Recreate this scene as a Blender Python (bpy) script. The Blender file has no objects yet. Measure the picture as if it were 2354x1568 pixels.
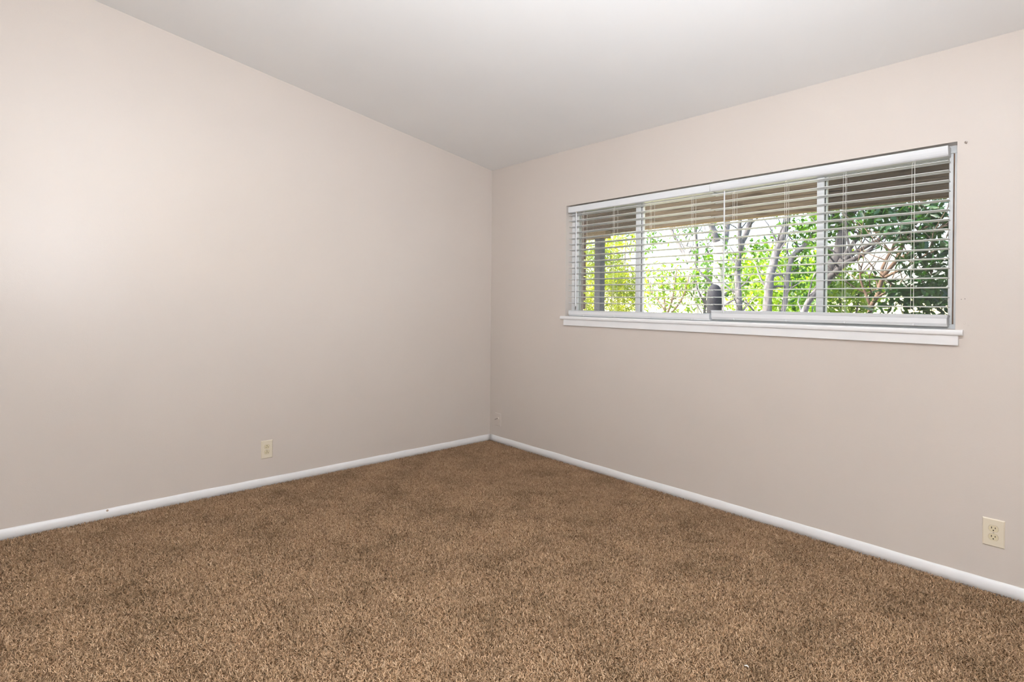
import bpy, bmesh, math, random
import numpy as np
from mathutils import Vector, Matrix

scene = bpy.context.scene
col = scene.collection

# ------------------------------------------------------------------ camera
cam_data = bpy.data.cameras.new('camera')
cam_data.sensor_fit = 'HORIZONTAL'
cam_data.sensor_width = 36.0
cam_data.lens = 1278.31 / 2354.0 * 36.0
cam_data.shift_y = -87.889 / 2354.0
cam_data.clip_start = 0.05
cam_data.clip_end = 500
cam = bpy.data.objects.new('camera', cam_data)
col.objects.link(cam)
CAM = Vector((3.911, -3.2141, 1.2556))
yaw, pitch, roll = -0.8451, -0.0029, 0.0088
F = Vector((math.sin(yaw) * math.cos(pitch), math.cos(yaw) * math.cos(pitch), math.sin(pitch)))
R = Vector((math.cos(yaw), -math.sin(yaw), 0))
U = R.cross(F)
R2 = R * math.cos(roll) + U * math.sin(roll)
U2 = U * math.cos(roll) - R * math.sin(roll)
cam.matrix_world = Matrix(((R2.x, U2.x, -F.x, CAM.x), (R2.y, U2.y, -F.y, CAM.y), (R2.z, U2.z, -F.z, CAM.z), (0, 0, 0, 1)))
scene.camera = cam

# ------------------------------------------------------------------ sky, sun, light, exposure
world = bpy.data.worlds.new('sky')
scene.world = world
world.use_nodes = True
wn = world.node_tree
wn.nodes.clear()
w_out = wn.nodes.new('ShaderNodeOutputWorld')
w_bg = wn.nodes.new('ShaderNodeBackground')
w_sky = wn.nodes.new('ShaderNodeTexSky')
w_sky.sky_type = 'NISHITA'
w_sky.sun_disc = False
w_sky.sun_elevation = math.radians(48)
w_sky.sun_rotation = math.radians(228)
w_sky.air_density = 1.0
w_sky.dust_density = 4.0
w_sky.ozone_density = 1.0
w_bg.inputs['Strength'].default_value = 2.4
wn.links.new(w_sky.outputs['Color'], w_bg.inputs['Color'])
wn.links.new(w_bg.outputs['Background'], w_out.inputs['Surface'])

sun_data = bpy.data.lights.new('sun', 'SUN')
sun_data.energy = 10.5
sun_data.color = (1.0, 0.93, 0.80)
sun_data.angle = math.radians(0.6)
sun = bpy.data.objects.new('sun', sun_data)
col.objects.link(sun)
sun.location = (-10, -9, 15)
sun.rotation_euler = Vector((0.50, 0.44, -0.75)).to_track_quat('-Z', 'Y').to_euler()

# the photographer's flash on a stand just above the camera: a small bare bulb and two heads bounced off the ceiling
FLASH = (0.84, 0.91, 1.0)
fl_data = bpy.data.lights.new('flash_bulb', 'POINT')
fl_data.energy = 84
fl_data.color = FLASH
fl_data.shadow_soft_size = 0.14
fl = bpy.data.objects.new('flash_bulb', fl_data)
col.objects.link(fl)
fl.location = (3.95, -3.12, 1.62)
for nm, watts, cone, aim in (('flash_bounce_up', 1430, 110, (-0.1, 0.1, 1.0)), ('flash_bounce_forward', 445, 140, (-0.62, 0.44, 0.72))):
    up_data = bpy.data.lights.new(nm, 'SPOT')
    up_data.energy = watts
    up_data.color = FLASH
    up_data.spot_size = math.radians(cone)
    up_data.spot_blend = 1.0
    up_data.shadow_soft_size = 0.12
    up = bpy.data.objects.new(nm, up_data)
    col.objects.link(up)
    up.location = (3.95, -3.12, 1.70)
    up.rotation_euler = Vector(aim).to_track_quat('-Z', 'Y').to_euler()

vs = scene.view_settings
scene.display_settings.display_device = 'sRGB'
vs.view_transform = 'Standard'
vs.look = 'None'
vs.exposure = 0.0
vs.gamma = 1.0
vs.use_curve_mapping = False

# ------------------------------------------------------------------ room measures (metres; window wall is y = 0, left wall is x = 0)
RX, RY = 5.5, -5.25            # extent of the room
ZC = 2.44                      # wall height at the window wall
SLOPE = 0.1677                 # ceiling rises away from the window wall
WX0, WX1, WZ0, WZ1 = 0.92, 3.3534, 1.1427, 2.0057
ZF = -0.013                    # carpet backing
def zc(y): return ZC - SLOPE * y

# ------------------------------------------------------------------ materials
def lin(c):
    return tuple((v / 12.92 if v <= 0.04045 else ((v + 0.055) / 1.055) ** 2.4) for v in (x / 255.0 for x in c))

class NT:
    def __init__(self, name):
        self.m = bpy.data.materials.new(name)
        self.m.use_nodes = True
        self.t = self.m.node_tree
        self.b = self.t.nodes['Principled BSDF']
        self.out = self.t.nodes['Material Output']
    def n(self, kind, **kw):
        nd = self.t.nodes.new(kind)
        for k, v in kw.items():
            if k.startswith('_'):
                setattr(nd, k[1:], v)
            else:
                nd.inputs[k].default_value = v
        return nd
    def l(self, a, b):
        self.t.links.new(a, b)
    def pos(self, scale=(1, 1, 1)):
        g = self.n('ShaderNodeNewGeometry')
        mp = self.n('ShaderNodeMapping')
        mp.inputs['Scale'].default_value = scale
        self.l(g.outputs['Position'], mp.inputs['Vector'])
        return mp.outputs['Vector']
    def noise(self, vec, scale, detail=4, rough=0.5):
        nd = self.n('ShaderNodeTexNoise', Scale=scale, Detail=detail, Roughness=rough)
        self.l(vec, nd.inputs['Vector'])
        return nd.outputs['Fac']
    def ramp(self, fac, stops):
        r = self.n('ShaderNodeValToRGB')
        els = r.color_ramp.elements
        while len(els) < len(stops):
            els.new(0.5)
        for e, (p, c) in zip(els, stops):
            e.position = p
            e.color = (*c, 1)
        self.l(fac, r.inputs['Fac'])
        return r.outputs['Color']
    def bump(self, height, strength, dist=0.002):
        b = self.n('ShaderNodeBump', Strength=strength, Distance=dist)
        self.l(height, b.inputs['Height'])
        self.l(b.outputs['Normal'], self.b.inputs['Normal'])
        return b

def simple(name, rgb, rough=0.5, spec=0.5, metal=0.0, var=0.0, vscale=8.0, bump=0.0, bscale=60.0):
    m = NT(name)
    c = lin(rgb)
    m.b.inputs['Base Color'].default_value = (*c, 1)
    m.b.inputs['Roughness'].default_value = rough
    m.b.inputs['Specular IOR Level'].default_value = spec
    m.b.inputs['Metallic'].default_value = metal
    if var or bump:
        v = m.pos()
    if var:
        a = tuple(max(0, x * (1 - var)) for x in c)
        b = tuple(min(1, x * (1 + var)) for x in c)
        m.l(m.ramp(m.noise(v, vscale), [(0.3, a), (0.7, b)]), m.b.inputs['Base Color'])
    if bump:
        m.bump(m.noise(v, bscale, 3), bump)
    return m.m

def paint(name, rgb, rough, spec, peel):
    m = NT(name)
    c = lin(rgb)
    v = m.pos()
    big = m.noise(v, 1.3, 2)
    m.l(m.ramp(big, [(0.3, tuple(x * 0.985 for x in c)), (0.7, tuple(min(1, x * 1.015) for x in c))]), m.b.inputs['Base Color'])
    m.b.inputs['Roughness'].default_value = rough
    m.b.inputs['Specular IOR Level'].default_value = spec
    fine = m.n('ShaderNodeTexNoise', Scale=190.0, Detail=3.0, Roughness=0.6)
    m.l(v, fine.inputs['Vector'])
    coarse = m.n('ShaderNodeTexNoise', Scale=45.0, Detail=2.0, Roughness=0.5)
    m.l(v, coarse.inputs['Vector'])
    add = m.n('ShaderNodeMath', _operation='ADD')
    m.l(fine.outputs['Fac'], add.inputs[0])
    m.l(coarse.outputs['Fac'], add.inputs[1])
    m.bump(add.outputs[0], peel, 0.0012)
    return m.m

M = {}
M['wall'] = paint('wall_paint', (208, 197, 187), 0.36, 0.5, 0.22)
M['ceiling'] = paint('ceiling_paint', (241, 239, 236), 0.8, 0.3, 0.15)
M['trim'] = simple('white_trim_paint', (237, 235, 233), 0.35, 0.5, var=0.02, bump=0.08, bscale=30)
M['vinyl'] = simple('white_blind_vinyl', (226, 226, 226), 0.38, 0.5, var=0.015)
M['cord'] = simple('white_cord', (226, 222, 214), 0.8, 0.2)
M['frame'] = simple('window_frame_white', (232, 231, 229), 0.45, 0.5, var=0.03, vscale=20)
M['seal'] = simple('brown_weather_seal', (120, 92, 72), 0.8, 0.2, var=0.25, vscale=25)
M['track'] = simple('dark_track', (62, 54, 48), 0.6, 0.3)
M['ivory'] = simple('ivory_plastic', (224, 212, 190), 0.32, 0.5)
M['ivory2'] = simple('ivory_receptacle', (218, 205, 172), 0.35, 0.5)
M['slot'] = simple('slot_shade', (38, 26, 16), 0.7, 0.2)
M['screw'] = simple('screw_metal', (205, 195, 175), 0.35, 0.5, metal=0.4)
M['chip'] = simple('paint_chip_grey', (150, 138, 130), 0.8, 0.2)
M['grime_shade'] = simple('grime_rim_shade', (172, 150, 132), 0.7, 0.2, var=0.15, vscale=60)  # sill grime; also colours the painted rim shadow on the outlets
M['brick'] = simple('brown_brick', (150, 116, 106), 0.9, 0.15, var=0.2, vscale=30, bump=0.4, bscale=120)
M['mortar'] = simple('brick_mortar', (168, 152, 140), 0.95, 0.1, var=0.1, vscale=40)
M['post'] = simple('grey_post_paint', (104, 104, 112), 0.6, 0.3, var=0.1, vscale=10)
M['beam'] = simple('eave_beam_paint', (190, 170, 138), 0.7, 0.2, var=0.1, vscale=6)
M['concrete'] = simple('grey_concrete', (138, 136, 132), 0.9, 0.2, var=0.1, vscale=3)
M['stone'] = simple('dark_stone', (34, 34, 38), 0.85, 0.2, var=0.35, vscale=14, bump=0.5, bscale=50)

def wood_soffit():
    m = NT('soffit_wood')
    v = m.pos((1.2, 14, 14))
    g = m.noise(v, 2.2, 6, 0.6)
    c1 = m.ramp(g, [(0.30, lin((92, 74, 64))), (0.55, lin((134, 113, 98))), (0.75, lin((160, 139, 122)))])
    v2 = m.pos((2.2, 5.0, 5.0))
    k = m.noise(v2, 1.6, 2, 0.4)
    kn = m.ramp(k, [(0.56, (1, 1, 1)), (0.68, (0.36, 0.29, 0.25))])
    mx = m.n('ShaderNodeMix', _data_type='RGBA', _blend_type='MULTIPLY')
    mx.inputs['Factor'].default_value = 1.0
    m.l(c1, mx.inputs['A'])
    m.l(kn, mx.inputs['B'])
    m.l(mx.outputs['Result'], m.b.inputs['Base Color'])
    m.b.inputs['Roughness'].default_value = 0.75
    return m.m
M['soffit'] = wood_soffit()

def bark(name, a, b):
    m = NT(name)
    v = m.pos((1, 1, 0.35))
    m.l(m.ramp(m.noise(v, 22, 6, 0.65), [(0.3, lin(a)), (0.7, lin(b))]), m.b.inputs['Base Color'])
    m.b.inputs['Roughness'].default_value = 0.9
    m.bump(m.noise(v, 40, 5), 0.6, 0.01)
    return m.m
M['bark_grey'] = bark('bark_grey', (44, 44, 50), (104, 98, 97))  # darkened: canopy shade on the limbs is put into the bark colour
M['bark_pale'] = bark('bark_pale', (176, 160, 144), (222, 208, 192))  # on tree trunks, sunlight is put into the colour as pale bark
M['bark_red'] = bark('bark_reddish', (92, 72, 60), (146, 122, 104))

def leaf(name, dark, light, trans=0.45):
    m = NT(name)
    at = m.n('ShaderNodeAttribute', _attribute_name='leaf_rand')
    c = m.ramp(at.outputs['Fac'], [(0.0, lin(dark)), (1.0, lin(light))])
    d = m.n('ShaderNodeBsdfDiffuse')
    t = m.n('ShaderNodeBsdfTranslucent')
    g = m.n('ShaderNodeBsdfGlossy', Roughness=0.35)
    g.inputs['Color'].default_value = (0.9, 0.95, 1, 1)
    m.l(c, d.inputs['Color'])
    hsv = m.n('ShaderNodeHueSaturation', Hue=0.475, Saturation=1.1, Value=1.5)
    m.l(c, hsv.inputs['Color'])
    m.l(hsv.outputs['Color'], t.inputs['Color'])
    a = m.n('ShaderNodeMixShader', Fac=trans)
    m.l(d.outputs[0], a.inputs[1])
    m.l(t.outputs[0], a.inputs[2])
    b = m.n('ShaderNodeMixShader', Fac=0.03)
    m.l(a.outputs[0], b.inputs[1])
    m.l(g.outputs[0], b.inputs[2])
    m.l(b.outputs[0], m.out.inputs['Surface'])
    return m.m
M['leaf_mid'] = leaf('leaf_mid_green', (30, 66, 14), (86, 124, 32))
M['leaf_dark'] = leaf('leaf_dark_green', (12, 44, 14), (46, 90, 28), 0.35)
M['leaf_yellow'] = leaf('leaf_yellow_green', (104, 140, 16), (196, 206, 50), 0.5)
M['leaf_light'] = leaf('leaf_light_green', (60, 96, 22), (122, 150, 48), 0.5)

def glass():
    m = NT('window_glass')
    tr = m.n('ShaderNodeBsdfTransparent')
    tr.inputs['Color'].default_value = (0.96, 0.98, 0.97, 1)
    gl = m.n('ShaderNodeBsdfGlossy', Roughness=0.0)
    fr = m.n('ShaderNodeFresnel', IOR=1.45)
    mx = m.n('ShaderNodeMixShader')
    m.l(fr.outputs[0], mx.inputs[0])
    m.l(tr.outputs[0], mx.inputs[1])
    m.l(gl.outputs[0], mx.inputs[2])
    m.l(mx.outputs[0], m.out.inputs['Surface'])
    return m.m
M['glass'] = glass()

def screen():
    m = NT('insect_mesh')
    tr = m.n('ShaderNodeBsdfTransparent')
    df = m.n('ShaderNodeBsdfDiffuse')
    df.inputs['Color'].default_value = (0.03, 0.03, 0.035, 1)
    mx = m.n('ShaderNodeMixShader', Fac=0.60)
    m.l(tr.outputs[0], mx.inputs[1])
    m.l(df.outputs[0], mx.inputs[2])
    m.l(mx.outputs[0], m.out.inputs['Surface'])
    return m.m
M['screen'] = screen()

def grass():
    m = NT('dry_lawn')
    v = m.pos()
    n_ = m.noise(v, 0.9, 6, 0.65)
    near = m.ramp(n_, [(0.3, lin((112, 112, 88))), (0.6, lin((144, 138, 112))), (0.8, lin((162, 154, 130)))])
    far = m.ramp(n_, [(0.3, lin((206, 190, 128))), (0.6, lin((232, 216, 160))), (0.8, lin((240, 228, 186)))])  # hill colour raised to pass for glaring sun on the grass
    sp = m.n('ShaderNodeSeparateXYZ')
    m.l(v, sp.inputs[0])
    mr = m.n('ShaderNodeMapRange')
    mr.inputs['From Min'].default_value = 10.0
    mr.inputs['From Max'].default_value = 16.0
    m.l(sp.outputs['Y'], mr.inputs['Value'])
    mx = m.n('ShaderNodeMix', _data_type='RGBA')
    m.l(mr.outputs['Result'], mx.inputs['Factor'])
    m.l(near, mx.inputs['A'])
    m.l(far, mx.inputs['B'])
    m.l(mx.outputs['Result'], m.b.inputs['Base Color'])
    m.b.inputs['Roughness'].default_value = 1.0
    m.b.inputs['Specular IOR Level'].default_value = 0.0
    return m.m
M['grass'] = grass()

def carpet_mat(name, backing):
    m = NT(name)
    v = m.pos((1, 1, 0))
    n1 = m.noise(v, 3.4, 4, 0.6)
    n2 = m.noise(v, 10.0, 4, 0.6)
    ad = m.n('ShaderNodeMath', _operation='MULTIPLY_ADD')
    ad.inputs[1].default_value = 0.45
    m.l(n2, ad.inputs[0])
    m.l(n1, ad.inputs[2])
    lean_shade = m.ramp(ad.outputs[0], [(0.52, (0.86, 0.84, 0.81)), (0.72, (1.15, 1.14, 1.14)), (0.90, (1.32, 1.32, 1.32))])  # noise tones put the shade of differently leaning pile into the colour
    if backing:
        base = m.n('ShaderNodeRGB')
        base.outputs[0].default_value = (*lin((96, 72, 50)), 1)
        bc = base.outputs[0]
    else:
        at = m.n('ShaderNodeAttribute', _attribute_name='tuft_rand')
        bc = m.ramp(at.outputs['Fac'], [(0.0, lin((108, 80, 56))), (0.25, lin((144, 115, 86))), (0.7, lin((181, 150, 119))), (1.0, lin((200, 171, 141)))])
    mx = m.n('ShaderNodeMix', _data_type='RGBA', _blend_type='MULTIPLY')
    mx.inputs['Factor'].default_value = 1.0
    m.l(bc, mx.inputs['A'])
    m.l(lean_shade, mx.inputs['B'])
    m.l(mx.outputs['Result'], m.b.inputs['Base Color'])
    m.b.inputs['Roughness'].default_value = 0.95
    m.b.inputs['Specular IOR Level'].default_value = 0.1
    return m.m
M['pile'] = carpet_mat('carpet_pile', False)
M['backing'] = carpet_mat('carpet_backing', True)

# ------------------------------------------------------------------ helpers
def tag(o, label=None, category=None, group=None, kind=None):
    if label: o['label'] = label
    if category: o["category"] = category
    if group: o['group'] = group
    if kind: o['kind'] = kind
    return o

def empty(name, loc=(0, 0, 0), **kw):
    o = bpy.data.objects.new(name, None)
    o.empty_display_size = 0.05
    o.location = loc
    col.objects.link(o)
    return tag(o, **kw)

def link(name, mesh, parent=None, loc=None, **kw):
    """link a mesh as one object; loc is in the parent's space"""
    o = bpy.data.objects.new(name, mesh)
    col.objects.link(o)
    if parent is not None:
        o.parent = parent
    if loc is not None:
        o.location = loc
    return tag(o, **kw)

class B:
    """collects shapes, world coordinates minus an origin"""
    def __init__(self, origin=(0, 0, 0)):
        self.bm = bmesh.new()
        self.o = Vector(origin)
    def box(self, x0, x1, y0, y1, z0, z1, bev=0.0, seg=2):
        v = [self.bm.verts.new(Vector((x, y, z)) - self.o) for x in (x0, x1) for y in (y0, y1) for z in (z0, z1)]
        fs = []
        for q in ((0, 1, 3, 2), (4, 6, 7, 5), (0, 4, 5, 1), (2, 3, 7, 6), (0, 2, 6, 4), (1, 5, 7, 3)):
            fs.append(self.bm.faces.new([v[i] for i in q]))
        if bev:
            es = list({e for f in fs for e in f.edges})
            bmesh.ops.bevel(self.bm, geom=es, offset=bev, segments=seg, affect='EDGES', profile=0.5)
        return self
    def prism(self, prof, axis, a, b):
        """extrude a closed profile; axis 'x': prof = (y, z); axis 'y': prof = (x, z)"""
        ring = []
        for t in (a, b):
            r = []
            for p, q in prof:
                w = (t, p, q) if axis == 'x' else ((p, t, q) if axis == 'y' else (p, q, t))
                r.append(self.bm.verts.new(Vector(w) - self.o))
            ring.append(r)
        n = len(prof)
        for i in range(n):
            self.bm.faces.new([ring[0][i], ring[0][(i + 1) % n], ring[1][(i + 1) % n], ring[1][i]])
        self.bm.faces.new(ring[0][::-1])
        self.bm.faces.new(ring[1])
        return self
    def tube(self, pts, radii, sides=8, cap=True):
        pts = [Vector(p) - self.o for p in pts]
        rings = []
        up = Vector((0.3, 0.9, 0.2)).normalized()
        for i, p in enumerate(pts):
            d = (pts[min(i + 1, len(pts) - 1)] - pts[max(i - 1, 0)]).normalized()
            a = d.cross(up)
            if a.length < 1e-4:
                a = d.orthogonal()
            a.normalize()
            b = d.cross(a)
            r = radii[i] if isinstance(radii, (list, tuple)) else radii
            rings.append([self.bm.verts.new(p + (a * math.cos(t) + b * math.sin(t)) * r) for t in (2 * math.pi * k / sides for k in range(sides))])
        for i in range(len(rings) - 1):
            for k in range(sides):
                self.bm.faces.new([rings[i][k], rings[i][(k + 1) % sides], rings[i + 1][(k + 1) % sides], rings[i + 1][k]])
        if cap:
            self.bm.faces.new(rings[0][::-1])
            self.bm.faces.new(rings[-1])
        return self
    def mesh(self, name, mat, smooth=False):
        bmesh.ops.recalc_face_normals(self.bm, faces=self.bm.faces)
        me = bpy.data.meshes.new(name)
        self.bm.to_mesh(me)
        self.bm.free()
        me.materials.append(mat)
        if smooth:
            for p in me.polygons:
                p.use_smooth = True
        return me
    def build(self, name, mat, parent=None, smooth=False, local=False, **kw):
        if local:
            return link(name, self.mesh(name, mat, smooth), parent, None, **kw)
        return link(name, self.mesh(name, mat, smooth), parent, self.o if parent is None else self.o - parent.location, **kw)

# ------------------------------------------------------------------ the room shell
T = 0.12
floor = B((RX / 2, RY / 2, ZF)).box(-T, RX + T, RY - T, T, ZF - 0.1, ZF).build('floor', M['backing'], kind='structure', label='floor under the brown carpet pile', category='floor')

def wall_profile_x(b, x0, x1):      # a side wall whose top follows the sloped ceiling
    y0, y1 = RY - T, T
    b.prism([(y0, ZF - 0.1), (y1, ZF - 0.1), (y1, zc(y1) + 0.0), (y0, zc(y0) + 0.0)], 'x', x0, x1)
    return b
wl = wall_profile_x(B((0, RY / 2, 0)), -T, 0).build('wall_left', M['wall'], kind='structure', label='long plain beige wall on the left with one outlet', category='wall')
wr = wall_profile_x(B((RX, RY / 2, 0)), RX, RX + T).build('wall_right', M['wall'], kind='structure', label='plain beige wall beyond the right edge of the view', category='wall')
b = B((RX / 2, 0, 0))
b.box(0, WX0, 0, T, ZF - 0.1, ZC - SLOPE * 0.0)
b.box(WX1, RX, 0, T, ZF - 0.1, ZC)
b.box(WX0, WX1, 0, T, ZF - 0.1, WZ0 - 0.026)
b.box(WX0, WX1, 0, T, WZ1, ZC)
wb = b.build('wall_back', M['wall'], kind='structure', label='beige wall that holds the wide window with blinds', category='wall')
wf = B((RX / 2, RY, 0)).box(0, RX, RY - T, RY, ZF - 0.1, zc(RY)).build('wall_front', M['wall'], kind='structure', label='plain beige wall behind the viewer', category='wall')
b = B((RX / 2, RY / 2, zc(RY / 2)))
y0, y1 = RY - T, T
b.prism([(y0, zc(y0)), (y1, zc(y1)), (y1, zc(y1) + 0.12), (y0, zc(y0) + 0.12)], 'x', -T, RX + T)
ceil = b.build('ceiling', M['ceiling'], kind='structure', label='white painted ceiling sloping down to the window wall', category='ceiling')
# small blemishes that belong to the painted surfaces
def chip(parent, c, axis, r, mat=None):
    bb = B(c)
    p = Vector(c)
    n = {'x': Vector((1, 0, 0)), 'y': Vector((0, -1, 0)), 'z': Vector((0, 0, -1))}[axis]
    bb.tube([p - n * 0.0005, p + n * 0.0009], [r, r * 0.7], 7)
    return bb.build('paint_chip', mat or M['chip'], parent)
chip(wb, (3.387, 0, 1.284), 'y', 0.0026)
chip(wb, (3.374, 0, 1.282), 'y', 0.0024)
chip(wb, (3.400, 0, 1.165), 'y', 0.004, M['wall'])
chip(wb, (3.386, 0, 1.172), 'y', 0.005, M['wall'])
chip(wb, (1.385, 0, 2.062), 'y', 0.0032, M['wall'])
chip(wl, (0, -3.3, 0.15), 'x', 0.003)

# baseboards: low rounded moulding with a slightly wavy caulked top
HB, TB = 0.0469, 0.012
def baseboard(name, length, place, label, seed):
    rnd = random.Random(seed)
    prof = [(0, -0.0128), (TB, -0.0128), (TB, 0.018), (TB * 0.93, 0.027), (TB * 0.72, 0.036), (TB * 0.42, 0.043), (0.0012, HB), (0, HB)]
    n = int(length / 0.05)
    bm = bmesh.new()
    rings = []
    wob = 0.0
    for i in range(n + 1):
        t = length * i / n
        wob = 0.75 * wob + rnd.uniform(-0.0011, 0.0011)
        r = []
        for k, (d, z) in enumerate(prof):
            zz = z + (wob if k >= 5 else 0)
            r.append(bm.verts.new(place(t, d, zz)))
        rings.append(r)
    m_ = len(prof)
    for i in range(n):
        for k in range(m_):
            bm.faces.new([rings[i][k], rings[i][(k + 1) % m_], rings[i + 1][(k + 1) % m_], rings[i + 1][k]])
    bm.faces.new(rings[0])
    bm.faces.new(rings[-1][::-1])
    bmesh.ops.recalc_face_normals(bm, faces=bm.faces)
    me = bpy.data.meshes.new(name)
    bm.to_mesh(me)
    bm.free()
    me.materials.append(M['trim'])
    for p in me.polygons:
        p.use_smooth = True
    return link(name, me, None, None, kind='structure', label=label, category='baseboard')
bl = baseboard('baseboard_left', -RY - TB, lambda t, d, z: (d, -t, z), 'white baseboard along the foot of the left wall', 1)
bb_ = baseboard('baseboard_back', RX - 2 * TB, lambda t, d, z: (TB + t, -d, z), 'white baseboard along the foot of the window wall', 2)
baseboard('baseboard_right', -RY - TB, lambda t, d, z: (RX - d, -t, z), 'white baseboard along the foot of the wall out of view on the right', 3)
baseboard('baseboard_front', RX - 2 * TB, lambda t, d, z: (TB + t, RY + d, z), 'white baseboard along the foot of the wall behind the viewer', 4)
nh = B((0.0118, -2.829, 0.036))
nh.tube([(0.0060, -2.829, 0.0375), (0.0083, -2.829, 0.0400)], [0.0065, 0.0055], 8)
nh.build('nail_dent', M['grime_shade'], bl)

# ------------------------------------------------------------------ window 1: three-lite slider set in the wall
win = empty('window_1', ((WX0 + WX1) / 2, 0.09, WZ0), kind='structure', label='wide white three-pane sliding window behind the blinds', category='window')
YF = 0.072
b = B((0, 0.09, 0))
b.box(WX0, WX1, YF, 0.128, WZ1 - 0.035, WZ1, 0.002)
b.box(WX0, WX1, YF, 0.128, WZ0 - 0.03, WZ0 + 0.022, 0.002)
b.box(WX0, WX0 + 0.030, YF, 0.128, WZ0 + 0.02, WZ1 - 0.03, 0.002)
b.box(WX1 - 0.0215, WX1, YF + 0.004, 0.128, WZ0 + 0.02, WZ1 - 0.03, 0.002)
b.build('outer_frame', M['frame'], win)
B((0, 0.09, 0)).box(WX1 - 0.027, WX1 - 0.0215, YF + 0.012, 0.12, WZ0 + 0.02, WZ1 - 0.03).build('weather_seal', M['seal'], win, label='brown stained seal strip beside the right sash')
B((0, 0.09, 0)).box(WX0 + 0.030, WX0 + 0.036, YF + 0.02, 0.12, WZ0 + 0.02, WZ1 - 0.03).build('weather_seal', M['seal'], win)
def sash(x0, x1, y0, y1, left, right, rail=0.022):
    z0, z1 = WZ0 + 0.022, WZ1 - 0.035
    b = B(((x0 + x1) / 2, (y0 + y1) / 2, z0))
    b.box(x0, x0 + left, y0, y1, z0, z1, 0.0025)
    b.box(x1 - right, x1, y0, y1, z0, z1, 0.0025)
    b.box(x0 + left - 0.002, x1 - right + 0.002, y0 + 0.001, y1, z0, z0 + rail, 0.0025)
    b.box(x0 + left - 0.002, x1 - right + 0.002, y0 + 0.001, y1, z1 - rail, z1, 0.0025)
    s = b.build('sash', M['frame'], win)
    ym = (y0 + y1) / 2
    p = B(((x0 + x1) / 2, ym, (z0 + z1) / 2)).box(x0 + left - 0.003, x1 - right + 0.003, ym - 0.002, ym + 0.002, z0 + rail - 0.003, z1 - rail + 0.003)
    me = p.mesh('pane', M['glass'])
    o = link('pane', me, s)
    o.matrix_parent_inverse = Matrix.Identity(4)
    o.location = Vector(((x0 + x1) / 2, ym, (z0 + z1) / 2)) - Vector(((x0 + x1) / 2, (y0 + y1) / 2, z0))
    return s
sash(WX0 + 0.036, 1.560, 0.078, 0.098, 0.022, 0.036)
sash(1.548, 2.772, 0.100, 0.120, 0.026, 0.026)
sash(2.727, WX1 - 0.027, 0.078, 0.098, 0.036, 0.0165)
# dark interlock lines beside the meeting stiles
B((0, 0.09, 0)).box(1.5602, 1.5625, 0.0965, 0.101, WZ0 + 0.03, WZ1 - 0.04).build('interlock_strip', M['track'], win)
B((0, 0.09, 0)).box(2.7632, 2.7660, 0.0925, 0.097, WZ0 + 0.03, WZ1 - 0.04).build('interlock_strip', M['track'], win)
for xa, xb in ((WX0 + 0.030, 1.556), (2.742, WX1 - 0.0215)):
    fr = B(((xa + xb) / 2, 0.133, WZ0))
    for q in ((xa, xa + 0.014, WZ0, WZ1 - 0.02), (xb - 0.014, xb, WZ0, WZ1 - 0.02), (xa, xb, WZ0, WZ0 + 0.016), (xa, xb, WZ1 - 0.036, WZ1 - 0.02)):
        fr.box(q[0], q[1], 0.1285, 0.1375, q[2], q[3])
    so = fr.build('insect_screen_frame', M['frame'], win)
    me = B(((xa + xb) / 2, 0.133, WZ0)).box(xa + 0.012, xb - 0.012, 0.1330, 0.1334, WZ0 + 0.014, WZ1 - 0.034).mesh('insect_screen', M['screen'])
    # a single sheet of mesh: keep one face only so light crosses it once
    bm = bmesh.new(); bm.from_mesh(me); bm.faces.ensure_lookup_table()
    bmesh.ops.delete(bm, geom=[f for f in bm.faces if f.normal.y > -0.5], context='FACES_ONLY')
    bm.to_mesh(me); bm.free()
    so2 = link('insect_screen', me, so)
# the window stool and apron
stool = B(((WX0 + WX1) / 2, -0.01, 1.13))
x0, x1 = 0.886, 3.3835
prof = [(0.0, 1.1167), (-0.020, 1.1167), (-0.0235, 1.1185), (-0.0255, 1.123), (-0.026, 1.129), (-0.0255, 1.135), (-0.0235, 1.1395), (-0.020, 1.1422), (0.0, 1.1427)]
stool.prism(prof, 'x', x0, x1)
stool.box(WX0, WX1, -0.0005, 0.0705, 1.1167, 1.1427)
st = stool.build('trim_1', M['trim'], kind='structure', label='white rounded window stool with flat apron beneath', category='window sill')
B(((WX0 + WX1) / 2, -0.006, 1.095)).box(0.914, 3.3665, -0.0155, 0.0, 1.0705, 1.1166, 0.002).build('apron', M['trim'], st)
gr = B((3.335, 0.02, 1.143))
gr.box(3.318, 3.351, 0.004, 0.030, 1.1424, 1.1434)
gr.build('grime_patch', M['grime_shade'], st)

# outside skin of the wall: brick with a visible course of bricks in the left reveal
b = B((RX / 2, 0.16, 0))
YB0, YB1 = T + 0.001, 0.215
bx0, bx1 = WX0 + 0.022, WX1 - 0.004
b.box(-0.3, bx0 - 0.02, YB0 + 0.02, YB1 - 0.004, ZF - 0.4, 2.36)
b.box(bx1, RX, YB0 + 0.02, YB1 - 0.004, ZF - 0.4, 2.36)
b.box(bx0 - 0.02, bx1, YB0 + 0.02, YB1 - 0.004, ZF - 0.4, WZ0 - 0.03)
b.box(bx0 - 0.02, bx1, YB0 + 0.02, YB1 - 0.004, WZ1 + 0.0, 2.36)
ext = b.build('wall_exterior', M['mortar'], kind='structure', label='brown brick outer wall showing as a strip beside the window', category='wall')
bm_ = B((0, 0, 0)).box(-0.10, 0.0, -0.035, 0.045, -0.0285, 0.0285, 0.003, 1).mesh('brick', M['brick'])
z = WZ0 - 0.05
while z < WZ1 + 0.06:
    link('brick', bm_, ext, Vector((bx0 + random.Random(int(z * 1000)).uniform(-0.002, 0.002), 0.172, z)) - ext.location)
    z += 0.0667

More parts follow.
